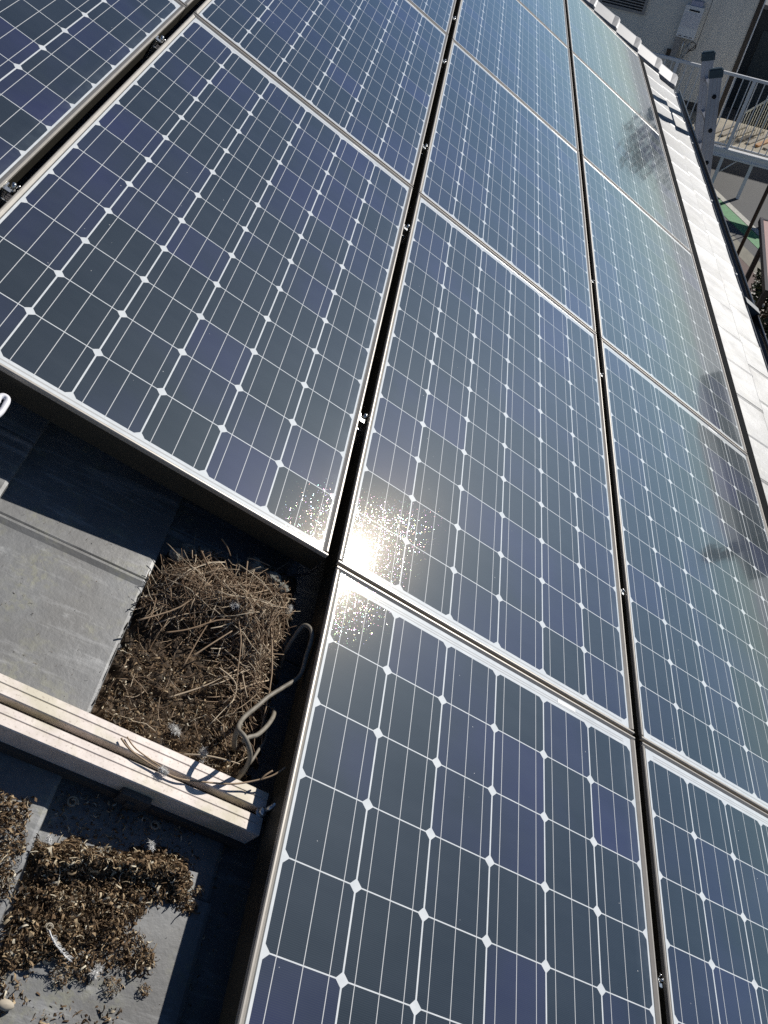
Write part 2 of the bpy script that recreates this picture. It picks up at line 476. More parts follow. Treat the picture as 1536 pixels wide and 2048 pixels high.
# gutter
gc_u, gc_h, gr = 24.86, -.98, .44
m = MB(); prof = []
for k in range(13):
    a = math.pi + math.pi * k / 12; prof.append((gc_u + gr * math.cos(a), gc_h + gr * math.sin(a)))
inner = [(gc_u + (gr - .05) * math.cos(math.pi + math.pi * k / 12), gc_h + (gr - .05) * math.sin(math.pi + math.pi * k / 12)) for k in range(12, -1, -1)]
full = [C(x, z + 1) for x, z in prof + inner]
m.prism_y(full, *C(-18, 57.8))
for e in (-1, 1):
    m.tube([C(gc_u + e * (gr - .02), -18, gc_h + 1.02), C(gc_u + e * (gr - .02), 57.8, gc_h + 1.02)], .062 * CELL, 8)
g = m.build('gutter', MAT['gutter'], house)
for k in range(-1, 6):
    v = 22.65 + 8.05 * k if k < 5 else 55.6
    c = MB(); c.box(*C(gc_u - .56, gc_u - .44), *C(v - .07, v + .07), *C(gc_h + 1.02, gc_h + 1.13), bev=.004); c.build('gutter_clip', MAT['white_clip'], g)
c = MB(); a = [C(gc_u + (gr + .05) * math.cos(t), gc_h + 1 + (gr + .05) * math.sin(t)) for t in [math.pi * (.9 + 1.2 * q / 12) for q in range(13)]]
c.prism_y(a, *C(28.1, 28.6)); c.build('gutter_joint', plain('grey_joint', (.05, .065, .075), .6), g)
# walls and the far slope of the roof, in world directions
HMi = house.matrix_world.inverted()
def wbox_house(name, x0, x1, y0, y1, z0, z1, mat):
    m = MB(); m.box(x0, x1, y0, y1, z0, z1); m.v = [tuple(HMi @ Vector(p)) for p in m.v]; return m.build(name, mat, house)
ridge = wroof(-11, 0, -1)
wbox_house('wall', ridge.x * 2 - 2.0, 2.1, -2.0, 7.0, ZG, -1.9, MAT['plaster'])
m = MB(); y0, y1 = -18 * CELL, 57 * CELL
m.add([HMi @ Vector(p) for p in ((ridge.x, y0, ridge.z), (ridge.x, y1, ridge.z), (ridge.x - 4.2, y1, ridge.z - 2.3), (ridge.x - 4.2, y0, ridge.z - 2.3))], [(0, 1, 2, 3)])
m.build('back_slope', MAT['tile'], house, attr=True)
for yy in (-1.95, 6.95):
    m = MB(); m.add([HMi @ Vector(p) for p in ((2.1, yy, -1.9), (ridge.x, yy, ridge.z - .25), (ridge.x * 2 - 2.0, yy, -1.9))], [(0, 1, 2)])
    m.build('gable', MAT['plaster'], house)

# ------------------------------------------------------------------ solar panels
PU, PV = 6.4224, 12.5055
U0, U1, V0, V1 = -.115, 6.112, -.19, 12.25
FH = .42
BODY = [(0, -FH), (0, -.035), (.072, -.035), (.072, -.06), (.04, -.06), (.04, -FH)]     # outward 0 -> inward, (d, h)
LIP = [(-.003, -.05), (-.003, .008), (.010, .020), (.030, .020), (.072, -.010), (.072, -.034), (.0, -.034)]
def make_panel():
    root = bpy.data.objects.new('solar_panel', None); COL.objects.link(root); root.empty_display_size = .1
    for nm, pr, mt, z in (('frame', BODY, 'frame', .074), ('frame_lip', LIP, 'lip', .076)):
        fr = MB(); e = 0 if nm == 'frame' else .0035
        fr.prism_y([C(U0 + d, h) for d, h in pr], *C(V0 + z, V1 - z))
        fr.prism_y([C(U1 - d, h) for d, h in pr][::-1], *C(V0 + z, V1 - z))
        fr.prism_x([C(V0 + d, h) for d, h in pr], *C(U0 - e, U1 + e))
        fr.prism_x([C(V1 - d, h) for d, h in pr][::-1], *C(U0 - e, U1 + e))
        fr.build(nm, MAT[mt], root)
    gk = MB(); w_ = .016
    z0, z1 = -.05, -.0095
    gk.box(*C(U0 + .073, U0 + .073 + w_), *C(V0 + .075, V1 - .075), *C(z0, z1))
    gk.box(*C(U1 - .073 - w_, U1 - .073), *C(V0 + .075, V1 - .075), *C(z0, z1))
    gk.build('gasket', MAT['gasket'], root)
    sh = MB()
    a, b, c, d = U0 + .06, U1 - .06, V0 + .06, V1 - .06
    sh.add([C(a, c, -.013), C(b, c, -.013), C(b, d, -.013), C(a, d, -.013)], [(0, 1, 2, 3)])
    bb = MB()
    sh.build('cell_sheet', MAT['cells'], root)
    bk = MB(); bk.box(*C(a, b), *C(c, d), *C(-.06, -.03)); bk.build('backsheet', MAT['white_plastic'], root)
    st = MB(); st.box(*C(4.32, 4.72), *C(12.08, 12.155), *C(-.0125, -.0095)); st.build('sticker', MAT['white_clip'], root)
    return root
panel_labels = {
    (-1, 0): 'solar panel in the upper left corner, left of the olive frame gap',
    (-1, 1): 'sliver of a solar panel at the top edge, beyond the upper left corner panel',
    (0, 0): 'large solar panel whose lower edge overhangs the bare tiles above the nest',
    (0, 1): 'solar panel adjoining the far edge of the panel above the nest',
    (0, 2): 'small corner of a solar panel at the top edge, left of the clamped gap',
    (1, -1): 'nearest solar panel, beside the rail end and nest, sun glare at its corner',
    (1, 0): 'middle solar panel with the rainbow sun glare on its near left corner',
    (1, 1): 'bluish solar panel right behind the middle panel, between the two long dark gaps',
    (1, 2): 'pale blue solar panel third beyond the nest in the middle column',
    (1, 3): 'tip of a solar panel at the top edge, between the two long dark gaps',
    (2, -1): 'solar panel in the lower right corner, cut off by the picture edge',
    (2, 0): 'solar panel at the right edge with a brown reflection along its outer side',
    (2, 1): 'solar panel with a greenish reflection along the white eave tiles',
    (2, 2): 'solar panel with a dark blurred reflection, beside the ladder shadow on the tiles',
    (2, 3): 'farthest solar panel, silvery, its end against the humped verge tiles',
}
proto = None
for (i, j), lab in panel_labels.items():
    r = make_panel() if proto is None else copy_tree(proto)
    proto = proto or r
    r.matrix_world = roofM(i * PU, j * PV, 0)
    tag(r, lab, 'solar panel', 'solar panels mounted in rows on the roof')

# black trim along the eave side of the array
m = MB(); x0 = U1 + 2 * PU + .012
m.prism_y([C(x - x0, h) for x, h in [(x0, -.5), (x0 + .46, -.5), (x0 + .46, -.08), (x0 + .40, .0), (x0, .0)]], *C(-12.6, 49.85))
e = m.build('edge_trim', MAT['black_trim']); e.matrix_world = roofM(x0, 0, 0)
tag(e, 'long black trim strip along the eave side of the panels', 'trim')

# ------------------------------------------------------------------ rails and clamps
def make_rail(v, u0, u1, label):
    r = empty('mounting_rail', roofM(u0, v, -FH), label, 'rail', 'aluminium mounting rails')
    L = u1 - u0
    body = MB()
    # two flanges with a slot between; fine grooves on the top
    def fl(a, b):
        y = []
        g = a + (b - a) * .55
        y += [(a, -.34), (a, -.012), (a + .012, 0), (g - .012, 0), (g, -.010), (g + .012, 0), (b - .012, 0), (b, -.012), (b, -.34)]
        return [C(p, q) for p, q in y][::-1]
    body.prism_x(fl(-.265, -.045), 0, L * CELL)
    body.prism_x(fl(.045, .265), 0, L * CELL)
    body.build('rail_body', MAT['rail'], r)
    sl_ = MB(); sl_.box(0, L * CELL, *C(-.2649, .2649), *C(-.36, -.15)); sl_.build('rail_slot', MAT['rail_dark'], r)
    lo = MB(); lo.box(0, (L - .02) * CELL, *C(-.31, -.27), *C(-.46, -.33)); lo.box(0, (L - .02) * CELL, *C(.27, .31), *C(-.46, -.33)); lo.build('rail_foot', MAT['rail_dark'], r)
    return r
rail = make_rail(-3.95, -4.0, 6.27, 'weathered pinkish aluminium rail lying bare across the roof tiles below the nest')
# bracket on the front face, bolt at the end
m = MB(); m.box(*C(4.0 + 4.62, 4.0 + 4.98), *C(-.345, -.266), *C(-.44, -.18), bev=.002); m.box(*C(4.0 + 4.74, 4.0 + 4.84), *C(-.37, -.345), *C(-.42, -.30)); m.build('rail_bracket', plain('dark_steel_bracket', (.11, .105, .10), .5, .5), rail)
m = MB(); b0, b1 = Vector(C(4 + 6.235, .0, -.02)), Vector(C(4 + 6.32, .085, .16))
m.tube([b0, b0 + (b1 - b0) * .28], .062 * CELL, 6); m.tube([b0 + (b1 - b0) * .25, b1], .030 * CELL, 10); m.cyl(b0, (0, 0, 1), .07 * CELL, .03 * CELL, 12)
m.build('end_bolt', MAT['steel'], rail)
for v, lab in ((3.25, 'aluminium rail under the panels, its end just visible in the gap by the overhanging panel'), (10.55, 'aluminium rail under the far half of the panels, glimpsed in the gap behind a clamp')):
    make_rail(v, -6.5, 19.0, lab)

def make_clamp():
    r = bpy.data.objects.new('panel_clamp', None); COL.objects.link(r)
    b = MB()
    b.box(*C(-.085, .03), *C(-.17, -.08), *C(-.05, -.02)); b.box(*C(-.085, -.06), *C(-.17, .02), *C(-.34, -.02)); b.box(*C(-.085, .05), *C(-.02, .05), *C(-.16, -.12))
    b.box(*C(-.05, .06), *C(-.22, -.20), *C(-.38, -.16))
    b.build('clamp_bracket', MAT['steel'], r)
    n = MB(); n.cyl(C(.01, -.01, -.10), (0, 0, 1), .052 * CELL, .07 * CELL, 6); n.cyl(C(.01, -.01, -.04), (0, 0, 1), .03 * CELL, .16 * CELL, 10); n.tube([C(.03, .09, -.09), C(.06, .12, -.05), C(.06, .16, -.09)], .02 * CELL, 6)
    n.build('clamp_bolt', MAT['steel'], r)
    return r
cl = None
spots = [(-.215, 3.15, 'lower', 'silver clamp in the olive frame gap at the left edge'), (-.215, 10.25, '', 'silver clamp in the olive frame gap near the top left corner'),
         (6.205, 3.2, '', 'silver clamp in the long dark gap, closest to the nest'), (6.205, 10.35, '', 'silver clamp in the long dark gap, second beyond the nest'),
         (6.205, 15.1, '', 'silver clamp in the long dark gap, just past the panel corner joint'), (6.205, 22.25, '', 'tiny silver clamp in the long dark gap, second from the top edge'),
         (6.205, 27.2, '', 'tiny silver clamp in the long dark gap at the top edge'),
         (12.635, 3.1, '', 'silver clamp speck in the right dark gap beside the glare panel'), (12.635, 10.5, '', 'silver clamp speck in the right dark gap, below a panel corner joint'),
         (12.635, -4.05, '', 'silver clamp speck in the right dark gap at the lower picture edge'), (12.635, 15.3, '', 'farthest silver clamp speck in the right dark gap')]
for u, v, _, lab in spots:
    r = make_clamp() if cl is None else copy_tree(cl)
    cl = cl or r
    r.matrix_world = roofM(u, v, 0)
    if u > 12: r.scale = (.6, .6, .6)
    tag(r, lab, 'clamp', 'silver panel clamps in the gaps')
# ------------------------------------------------------------------ the nest, its litter, and the small things on the bare tiles
def sdist(poly, u, v):           # signed distance to a polygon, positive inside
    ins = False; best = 1e9; n = len(poly)
    for i in range(n):
        x1, y1 = poly[i]; x2, y2 = poly[(i + 1) % n]
        if (y1 > v) != (y2 > v) and u < (x2 - x1) * (v - y1) / (y2 - y1) + x1: ins = not ins
        dx, dy = x2 - x1, y2 - y1; t = max(0., min(1., ((u - x1) * dx + (v - y1) * dy) / (dx * dx + dy * dy + 1e-12)))
        best = min(best, math.hypot(u - x1 - t * dx, v - y1 - t * dy))
    return best if ins else -best
def sm(x): x = max(0., min(1., x)); return x * x * (3 - 2 * x)
from mathutils import noise as mnoise
def nz(u, v, s, seed=0.): return mnoise.noise(Vector((u * s, v * s, seed)))

def ragged(poly, amp, seed):
    out = []; n = len(poly)
    for i in range(n):
        a, b = poly[i], poly[(i + 1) % n]; k = max(1, int(math.hypot(b[0] - a[0], b[1] - a[1]) / .13))
        for q in range(k):
            u = a[0] + (b[0] - a[0]) * q / k; v = a[1] + (b[1] - a[1]) * q / k
            out.append((u + amp * nz(u, v, 3.7, seed) + .4 * amp * nz(u, v, 11., seed), v + amp * nz(u, v, 3.3, seed + 5) + .4 * amp * nz(u, v, 11., seed + 9)))
    return out
NEST = [(4.07, -1.15), (4.15, -.80), (4.4, -.52), (4.75, -.36), (5.15, -.46), (5.45, -.22), (5.83, -.12), (6.18, -.15), (6.2, -.74), (6.2, -1.5), (6.23, -2.02), (6.25, -2.43), (6.25, -3.1), (6.1, -3.66), (5.65, -3.66), (5.28, -3.66), (4.98, -3.66), (4.55, -3.66), (4.06, -3.66), (4.06, -3.0), (4.05, -2.3), (4.05, -1.41)]
TOP = ragged([(4.14, -1.25), (4.38, -.85), (4.54, -.66), (4.95, -.74), (5.30, -.55), (5.7, -.48), (5.95, -.55), (5.95, -.9), (6.0, -1.35), (5.86, -1.9), (5.9, -2.5), (5.7, -2.6), (5.45, -1.95), (5.12, -1.6), (4.65, -1.78), (4.3, -1.92), (4.1, -1.85), (4.10, -1.5)], .16, 3.)
HOLLOW = [(4.12, -2.11), (4.62, -1.88), (5.25, -1.65), (5.45, -2.0), (4.82, -2.3), (4.2, -2.4)]
def nest_h(u, v):
    t = tile_h(u)
    d = sdist(NEST, u, v)
    if d < -.06: return t - .06
    h = .10 * sm(d / .25) + .03 * sm(d / .1)
    k = sdist(TOP, u, v)
    h += .22 * sm((k + .10) / .42)
    h -= .10 * sm((sdist(HOLLOW, u, v) + .06) / .16)
    h += .11 * nz(u, v, 2.7, 2.) * sm(d / .2) + .06 * nz(u, v, 8., 5.) + .02 * nz(u, v, 23., 1.)
    return t + max(h, -.05)
D1 = ragged([(4.02, -4.93), (4.43, -4.78), (4.79, -4.75), (5.3, -4.59), (5.65, -4.6), (5.85, -4.73), (5.8, -4.88), (5.97, -5.03), (5.89, -5.16), (5.68, -5.13), (5.5, -5.16), (5.42, -5.33), (5.24, -5.45), (5.13, -5.64), (4.92, -5.78), (4.68, -5.92), (4.44, -6.06), (4.19, -6.17), (4.06, -6.3), (4.06, -5.64), (4.06, -5.36)], .10, 1.)
RIDGE = [(4.06, -4.96), (4.46, -4.85), (4.82, -4.83), (5.29, -4.72), (5.64, -4.69), (5.78, -4.85), (5.3, -5.02), (4.8, -5.08), (4.45, -5.2), (4.06, -5.4)]
D2 = ragged([(4.37, -5.68), (5.35, -5.38), (5.66, -5.6), (5.69, -5.82), (5.44, -5.92), (5.22, -5.87), (5.06, -6.06), (4.79, -6.03)], .10, 2.0)
D3 = ragged([(4.07, -6.25), (4.42, -6.1), (4.58, -6.33), (4.3, -6.7), (4.07, -6.8)], .10, 4.0)
D4 = ragged([(4.69, -6.35), (5.05, -6.19), (5.47, -6.2), (5.6, -6.41), (4.67, -6.79)], .10, 6.0)
D5 = ragged([(2.0, -4.75), (2.5, -4.65), (3.47, -4.62), (3.86, -4.64), (3.97, -4.95), (3.97, -5.57), (3.9, -5.8), (3.4, -6.3), (2.6, -6.35), (1.9, -5.9), (1.6, -5.3)], .10, 7.0)
SHADE = [(4.06, -4.2), (5.7, -4.2), (5.9, -4.7), (4.06, -4.92)]
CHAN = [(6.02, -4.12), (6.42, -3.9), (6.42, -7.4), (6.02, -7.4)]
def litter_h(u, v):
    t = tile_h(u)
    d = sdist(D1, u, v)
    h = -.04
    if d > -.05:
        r = sdist(RIDGE, u, v)
        h = -.03 + .10 * sm((d + .03) / .2) + .24 * sm((r + .02) / .16) * (.75 + .6 * nz(u, v, 2.3, 8.))
        h += .05 * nz(u, v, 7., 3.) + .03 * nz(u, v, 18., 4.)
        if d < .0: h = min(h, -.01)
    return t + h
def sheet(name, parent, hf, u0, u1, v0, v1, du, org, mat, keep):
    nu = int((u1 - u0) / du) + 1; nv = int((v1 - v0) / du) + 1
    m = MB(); vs = []; sh = []; ok = []
    for i in range(nu):
        for j in range(nv):
            u = u0 + i * du; v = v0 + j * du
            h = hf(u, v); vs.append(Vector(C(u, v, h)) - org); ok.append(keep(u, v))
    fs = []
    for i in range(nu - 1):
        for j in range(nv - 1):
            q = (i * nv + j, (i + 1) * nv + j, (i + 1) * nv + j + 1, i * nv + j + 1)
            if any(ok[x] for x in q): fs.append(q)
    m.add(vs, fs)
    m.s = [max(0., min(1., .45 + .6 * mnoise.noise(Vector(p) * 55) + .3 * mnoise.noise(Vector(p) * 210))) for p in m.v]
    return m.build(name, mat, parent, attr=True)
def rotM():
    q = Vector((rnd.gauss(0, 1), rnd.gauss(0, 1), rnd.gauss(0, 1))).normalized()
    return Matrix.Rotation(rnd.uniform(0, 6.283), 3, q)
def flake(m, p, size, shade):
    R = rotM(); k = rnd.random(); p = Vector(p)
    if k < .55:                                   # a curled strip
        n = rnd.choice((4, 5, 6)); r = size * rnd.uniform(.35, .6); w_ = size * rnd.uniform(.12, .32); a0 = rnd.uniform(0, 6); span = rnd.uniform(2.2, 5.2)
        vs = []
        for i in range(n + 1):
            a = a0 + span * i / n; rr = r * (1 - .25 * i / n)
            for s_ in (-.5, .5): vs.append(p + R @ Vector((rr * math.cos(a), rr * math.sin(a) + .12 * size * s_, w_ * s_ * (1 - .6 * i / n))))
        m.add(vs, [(2 * i, 2 * i + 1, 2 * i + 3, 2 * i + 2) for i in range(n)], shade, True)
    elif k < .8:                                  # a crumb
        s_ = [size * rnd.uniform(.16, .36) for _ in range(3)]
        vs = [p + R @ Vector((x * s_[0] * rnd.uniform(.6, 1.2), y * s_[1] * rnd.uniform(.6, 1.2), z * s_[2] * rnd.uniform(.6, 1.2))) for x, y, z in ((1, 0, 0), (-1, 0, 0), (0, 1, 0), (0, -1, 0), (0, 0, 1), (0, 0, -1))]
        m.add(vs, [(0, 2, 4), (2, 1, 4), (1, 3, 4), (3, 0, 4), (2, 0, 5), (1, 2, 5), (3, 1, 5), (0, 3, 5)], shade * .62)
    else:                                         # a short bent straw
        L = size * rnd.uniform(.8, 1.8); pts = [p + R @ Vector((L * (i / 3 - .5), size * .25 * math.sin(i * 1.2), 0)) for i in range(4)]
        m.tube(pts, size * .06, 4, shade, caps=False)
def bbox(p): return min(a for a, b in p), max(a for a, b in p), min(b for a, b in p), max(b for a, b in p)
def scatter(m, poly, hf, n, smin, smax, org, lift=.5, edge=.12, bright=0.0, pile=0.0, even=False):
    a, b, c, d = bbox(poly); k = 0
    while k < n:
        u, v = rnd.uniform(a, b), rnd.uniform(c, d); q = sdist(poly, u, v)
        if q < 0 or rnd.random() > .25 + sm(q / edge) or (not even and nz(u, v, 4., 11.) < rnd.uniform(-.9, .1)): continue
        k += 1; s_ = smin + (smax - smin) * rnd.random() ** 2.2
        z = hf(u, v) + s_ * lift * rnd.uniform(.1, .7) + pile * rnd.random() ** 2
        flake(m, Vector(C(u, v, z)) - org, s_ * CELL, min(1, rnd.random() ** 1.7 + bright))

# --- nest
NO = Vector(C(5.1, -2.0, -.95))
nest = empty('bird_nest', roofM(5.1, -2.0, -.95), "heaped bird's nest of dry twigs and litter beside the nearest panel", 'nest')
sheet('nest_bed', nest, nest_h, 3.98, 6.36, -3.8, -.1, .028, NO, MAT['soil'], lambda u, v: sdist(NEST, u, v) > -.05)
m = MB()
scatter(m, NEST, nest_h, 3400, .025, .10, NO, .6, even=True)
scatter(m, [(5.2, -.6), (6.1, -.6), (6.15, -3.4), (5.5, -3.4), (5.2, -2.2)], nest_h, 700, .04, .13, NO, .8, bright=.1)
scatter(m, [(4.06, -3.62), (6.1, -3.62), (6.0, -2.4), (4.06, -2.3)], nest_h, 2200, .025, .09, NO, .5, bright=.08)
tag(m.build('nest_litter', MAT['flake'], nest, attr=True), kind='stuff')
m = MB()
def twig(m, poly, ang, spread, lmin, lmax, r, lift, shade_pow=1.0):
    a, b, c, d = bbox(poly)
    while True:
        u, v = rnd.uniform(a, b), rnd.uniform(c, d)
        if sdist(poly, u, v) > 0: break
    th = rnd.gauss(ang, spread); L = rnd.uniform(lmin, lmax); tilt = rnd.gauss(0, .20); bend = rnd.gauss(0, .07) * L; n = 5
    pts = []
    z0 = lift * rnd.random() ** 1.5
    for i in range(n + 1):
        t = i / n - .5
        x = u + math.cos(th) * L * t - math.sin(th) * bend * (4 * t * t); y = v + math.sin(th) * L * t + math.cos(th) * bend * (4 * t * t)
        if not (4.0 < x < 6.28) or y < -3.66: continue
        pts.append(((x, y), tilt * L * t))
    if len(pts) < 3: return
    hs = [nest_h(*p) for p, _ in pts]; base = sum(hs) / len(hs)
    P = [Vector(C(p[0], p[1], max(.55 * base + .45 * h, h - .01) + z0 + tz + .01)) - NO for (p, tz), h in zip(pts, hs)]
    m.tube(P, r * rnd.uniform(.6, 1.4) * CELL, 5, rnd.random() ** shade_pow, taper=rnd.uniform(.45, 1), caps=True)
WIDE = [(4.10, -1.5), (4.2, -.7), (4.7, -.3), (5.3, -.25), (6.1, -.15), (6.15, -2.2), (5.4, -2.0), (4.12, -2.2)]
for _ in range(170): twig(m, WIDE, .9, 1.3, .15, .7, .0048, .05)
for _ in range(560): twig(m, TOP, .75, .8, .2, .95, .0052, .17)
for _ in range(380): twig(m, TOP, 2.0, .6, .18, .7, .005, .17)
for _ in range(130): twig(m, TOP, .4, 1.5, .3, 1.1, .0075, .22, .45)
for _ in range(210): twig(m, [(5.2, -1.6), (6.15, -1.0), (6.2, -3.2), (5.7, -3.4), (5.3, -2.4)], 1.2, 1.2, .2, .8, .0056, .16)
for _ in range(90): twig(m, [(4.08, -3.6), (5.9, -3.6), (6.0, -2.3), (4.08, -2.2)], .6, 1.2, .12, .4, .0044, .06)
tag(m.build('twigs', MAT['twig'], nest, attr=True), kind='stuff')
LONG = [[(4.437, -2.192, -.6), (4.697, -2.018, -.55), (5.0, -1.73, -.5), (5.269, -1.573, -.48), (5.383, -1.407, -.47), (5.517, -1.313, -.5), (5.635, -1.384, -.5)],
        [(4.874, -2.327, -.6), (5.029, -2.091, -.52), (5.241, -1.77, -.5)], [(5.272, -2.271, -.65), (5.453, -2.353, -.6), (5.556, -2.472, -.58), (5.562, -2.689, -.62), (5.555, -2.864, -.7)],
        [(4.815, -2.495, -.65), (4.873, -2.032, -.58), (4.926, -1.741, -.53)], [(5.119, -3.64, -.5), (5.331, -3.6, -.4), (5.553, -3.55, -.39), (5.804, -3.5, -.42)],
        [(4.475, -.821, -.5), (4.612, -.994, -.47), (4.773, -1.116, -.47)], [(5.577, -1.983, -.6), (5.709, -2.023, -.55), (5.834, -1.829, -.52), (6.063, -1.717, -.5)],
        [(5.269, -1.573, -.48), (5.398, -1.843, -.5), (5.486, -2.195, -.55), (5.549, -2.449, -.58)], [(4.662, -.513, -.42), (4.771, -.593, -.42), (4.884, -.66, -.48)],
        [(5.125, -.566, -.45), (5.238, -.54, -.43), (5.475, -.494, -.45)], [(5.125, -.566, -.45), (5.212, -.993, -.46), (5.383, -1.386, -.47)],
        [(4.06, -2.2, -.62), (4.5, -1.75, -.56), (4.75, -1.2, -.48)], [(5.7, -1.3, -.46), (5.95, -2.1, -.5), (6.05, -2.9, -.62)], [(4.8, -2.9, -.8), (5.2, -2.55, -.7), (5.5, -2.2, -.6)]]
for L in LONG:
    L = [(a, b, max(c, nest_h(a, b) + .015)) for a, b, c in L]
    m = MB(); m.tube([Vector(C(*p)) - NO for p in spline(L, 4)], .0125 * CELL, 6, rnd.uniform(.45, .9), taper=.6); m.build('long_twig', MAT['twig'], nest, attr=True)

for cu, cv, r_ in ((4.42, -.62, .13), (4.27, -.86, .12), (4.62, -.60, .09), (5.35, -.52, .13), (5.6, -.62, .11), (5.75, -.75, .08)):
    m = MB(); N1, N2 = 12, 18; vs = []; fs = []
    for i in range(N1 + 1):
        for j in range(N2):
            a = math.pi * i / N1; b = 2 * math.pi * j / N2; d = Vector((math.sin(a) * math.cos(b), math.sin(a) * math.sin(b), .62 * math.cos(a)))
            q = r_ * (1 + .45 * mnoise.noise(d * 2.3 + Vector((cu * 9, cv * 7, 0))) + .25 * mnoise.noise(d * 7 + Vector((cu, cv, 3))))
            vs.append(Vector(C(cu, cv, nest_h(cu, cv) + .11)) + d * (q * CELL) - NO)
    for i in range(N1):
        for j in range(N2): fs.append((i * N2 + j, (i + 1) * N2 + j, (i + 1) * N2 + (j + 1) % N2, i * N2 + (j + 1) % N2))
    m.add(vs, fs); m.build('dung_clump', MAT['clump'], nest)
# --- litter below the rail
LO = Vector(C(4.8, -5.3, -.95))
m = MB()
scatter(m, D1, litter_h, 5200, .022, .12, LO, .5, edge=.06, bright=.02, pile=.04, even=True)
scatter(m, RIDGE, litter_h, 1700, .022, .09, LO, .4, edge=.05, bright=.10)
scatter(m, D2, litter_h, 2200, .022, .11, LO, .5, pile=.10)
scatter(m, D3, litter_h, 900, .02, .10, LO, .5, even=True); scatter(m, D4, litter_h, 1100, .02, .10, LO, .5)
scatter(m, [(4.1, -5.2), (5.95, -4.9), (5.95, -7.2), (4.1, -7.2)], litter_h, 3600, .010, .06, LO, .4, even=True)
scatter(m, [(4.1, -5.5), (5.7, -5.4), (5.75, -6.1), (5.4, -6.7), (4.1, -6.9)], litter_h, 1500, .012, .075, LO, .4, bright=.04)
scatter(m, SHADE, litter_h, 1900, .015, .09, LO, .4, bright=.12)
scatter(m, CHAN, litter_h, 1100, .02, .08, LO, .4, bright=.1)
def left_h(u, v): return tile_h(u) + max(0, .05 * sm(sdist(D5, u, v) / .2) * (1 + nz(u, v, 5.)))
scatter(m, D5, left_h, 9500, .02, .11, LO, .5, edge=.1, bright=.05, even=True)
scatter(m, [(2.2, -1.0), (4.0, -.9), (4.0, -3.6), (2.2, -3.6)], lambda u, v: tile_h(u), 150, .008, .035, LO, .5)
for cu, cv, r_, n_ in ((5.9, -4.87, .07, 60), (4.77, -6.04, .10, 120), (5.55, -5.65, .07, 60), (5.62, -5.95, .06, 50), (5.3, -6.0, .09, 90), (4.5, -5.45, .11, 120)):
    for _ in range(n_):
        a = rnd.uniform(0, 6.283); q = r_ * math.sqrt(rnd.random()); u, v = cu + q * math.cos(a), cv + q * math.sin(a)
        flake(m, Vector(C(u, v, litter_h(u, v) + .05 + rnd.uniform(0, 1.1) * math.sqrt(max(0, r_ * r_ - q * q)))) - LO, rnd.uniform(.02, .06) * CELL, rnd.random() ** 1.1)
o = m.build('nest_litter_spill', MAT['flake'], attr=True); o.matrix_world = roofM(4.8, -5.3, -.95)
o.name = 'dry_litter'; tag(o, 'dry brown moss, shell and dropping crumbs strewn over the tiles below the rail', 'litter', kind='stuff')
o = sheet('litter_bed', None, litter_h, 4.04, 6.0, -6.35, -4.5, .028, LO, MAT['soil'], lambda u, v: sdist(D1, u, v) > -.04)
o.matrix_world = roofM(4.8, -5.3, -.95); tag(o, 'brown crumbly soil heap under the litter below the rail', 'litter', kind='stuff')

# --- cable, stems
def roof_tube(name, chains, r, mat, label, cat, taper=1.0, seg=6):
    org = Vector(C(*chains[0][0])); m = MB()
    for ch in chains: m.tube([Vector(C(*p)) - org for p in spline(ch, seg)], r * CELL, 8, .5, taper)
    o = m.build(name, mat); o.matrix_world = roofM(*chains[0][0]); return tag(o, label, cat)
roof_tube('cable', [[(5.97, -3.57, -0.8), (5.916, -3.558, -0.6), (5.877, -3.565, -0.4), (5.776, -3.559, -0.1), (5.659, -3.543, 0.08), (5.541, -3.471, 0.14), (5.478, -3.36, 0.05), (5.566, -3.113, -0.1), (5.735, -2.833, -0.22), (5.885, -2.579, -0.28), (6.054, -2.353, -0.3), (6.25, -2.072, -0.28), (6.25, -1.783, -0.22), (6.25, -1.527, -0.18), (6.214, -1.36, -0.2), (6.125, -1.31, -0.27), (6.09, -1.476, -0.42), (6.1, -1.617, -0.6), (6.182, -1.74, -0.8)]],
          .030, MAT['cable'], 'thick grey-brown cable looping up out of the nest to the rail end', 'cable')
roof_tube('cable', [[(5.552, -3.512, 0.1), (5.613, -3.434, 0.1), (5.733, -3.325, 0.05), (5.861, -3.118, -0.05), (5.975, -2.891, -0.2), (6.096, -2.637, -0.45), (6.183, -2.434, -0.7)]],
          .028, MAT['cable'], 'short cable stub branching right from the looping cable', 'cable')
roof_tube('cable', [[(5.806, -3.198, -0.7), (5.677, -3.257, -0.45), (5.566, -3.3, -0.2), (5.544, -3.205, -0.08)]],
          .031, MAT['cable'], 'stubby cable bend at the left foot of the looping cable', 'cable')
roof_tube('cable', [[(5.90, -3.52, -.6), (5.95, -3.40, -.45), (6.025, -3.203, -.5), (6.149, -2.941, -.65), (6.2, -2.6, -.8)]], .02, MAT['cable'], 'thin cable lying in shade right of the looping cable', 'cable')
roof_tube('dry_stem', [[(4.339, -3.829, -.38), (4.505, -3.929, -.36), (4.831, -3.984, -.37), (5.103, -3.998, -.37), (5.399, -3.914, -.38), (5.734, -3.816, -.34), (5.967, -3.699, -.3), (6.159, -3.579, -.22), (6.28, -3.439, -.15)], [(6.05, -3.66, -.26), (6.08, -3.60, -.22), (6.14, -3.53, -.19)]],
          .011, MAT['stem'], 'long thin dry stem lying across the bare rail', 'stem')
roof_tube('dry_stem', [[(4.40, -3.78, -.39), (4.55, -3.87, -.39), (4.9, -3.94, -.40)]], .008, MAT['stem'], 'short thin straw on the rail beside the white fluff', 'stem')
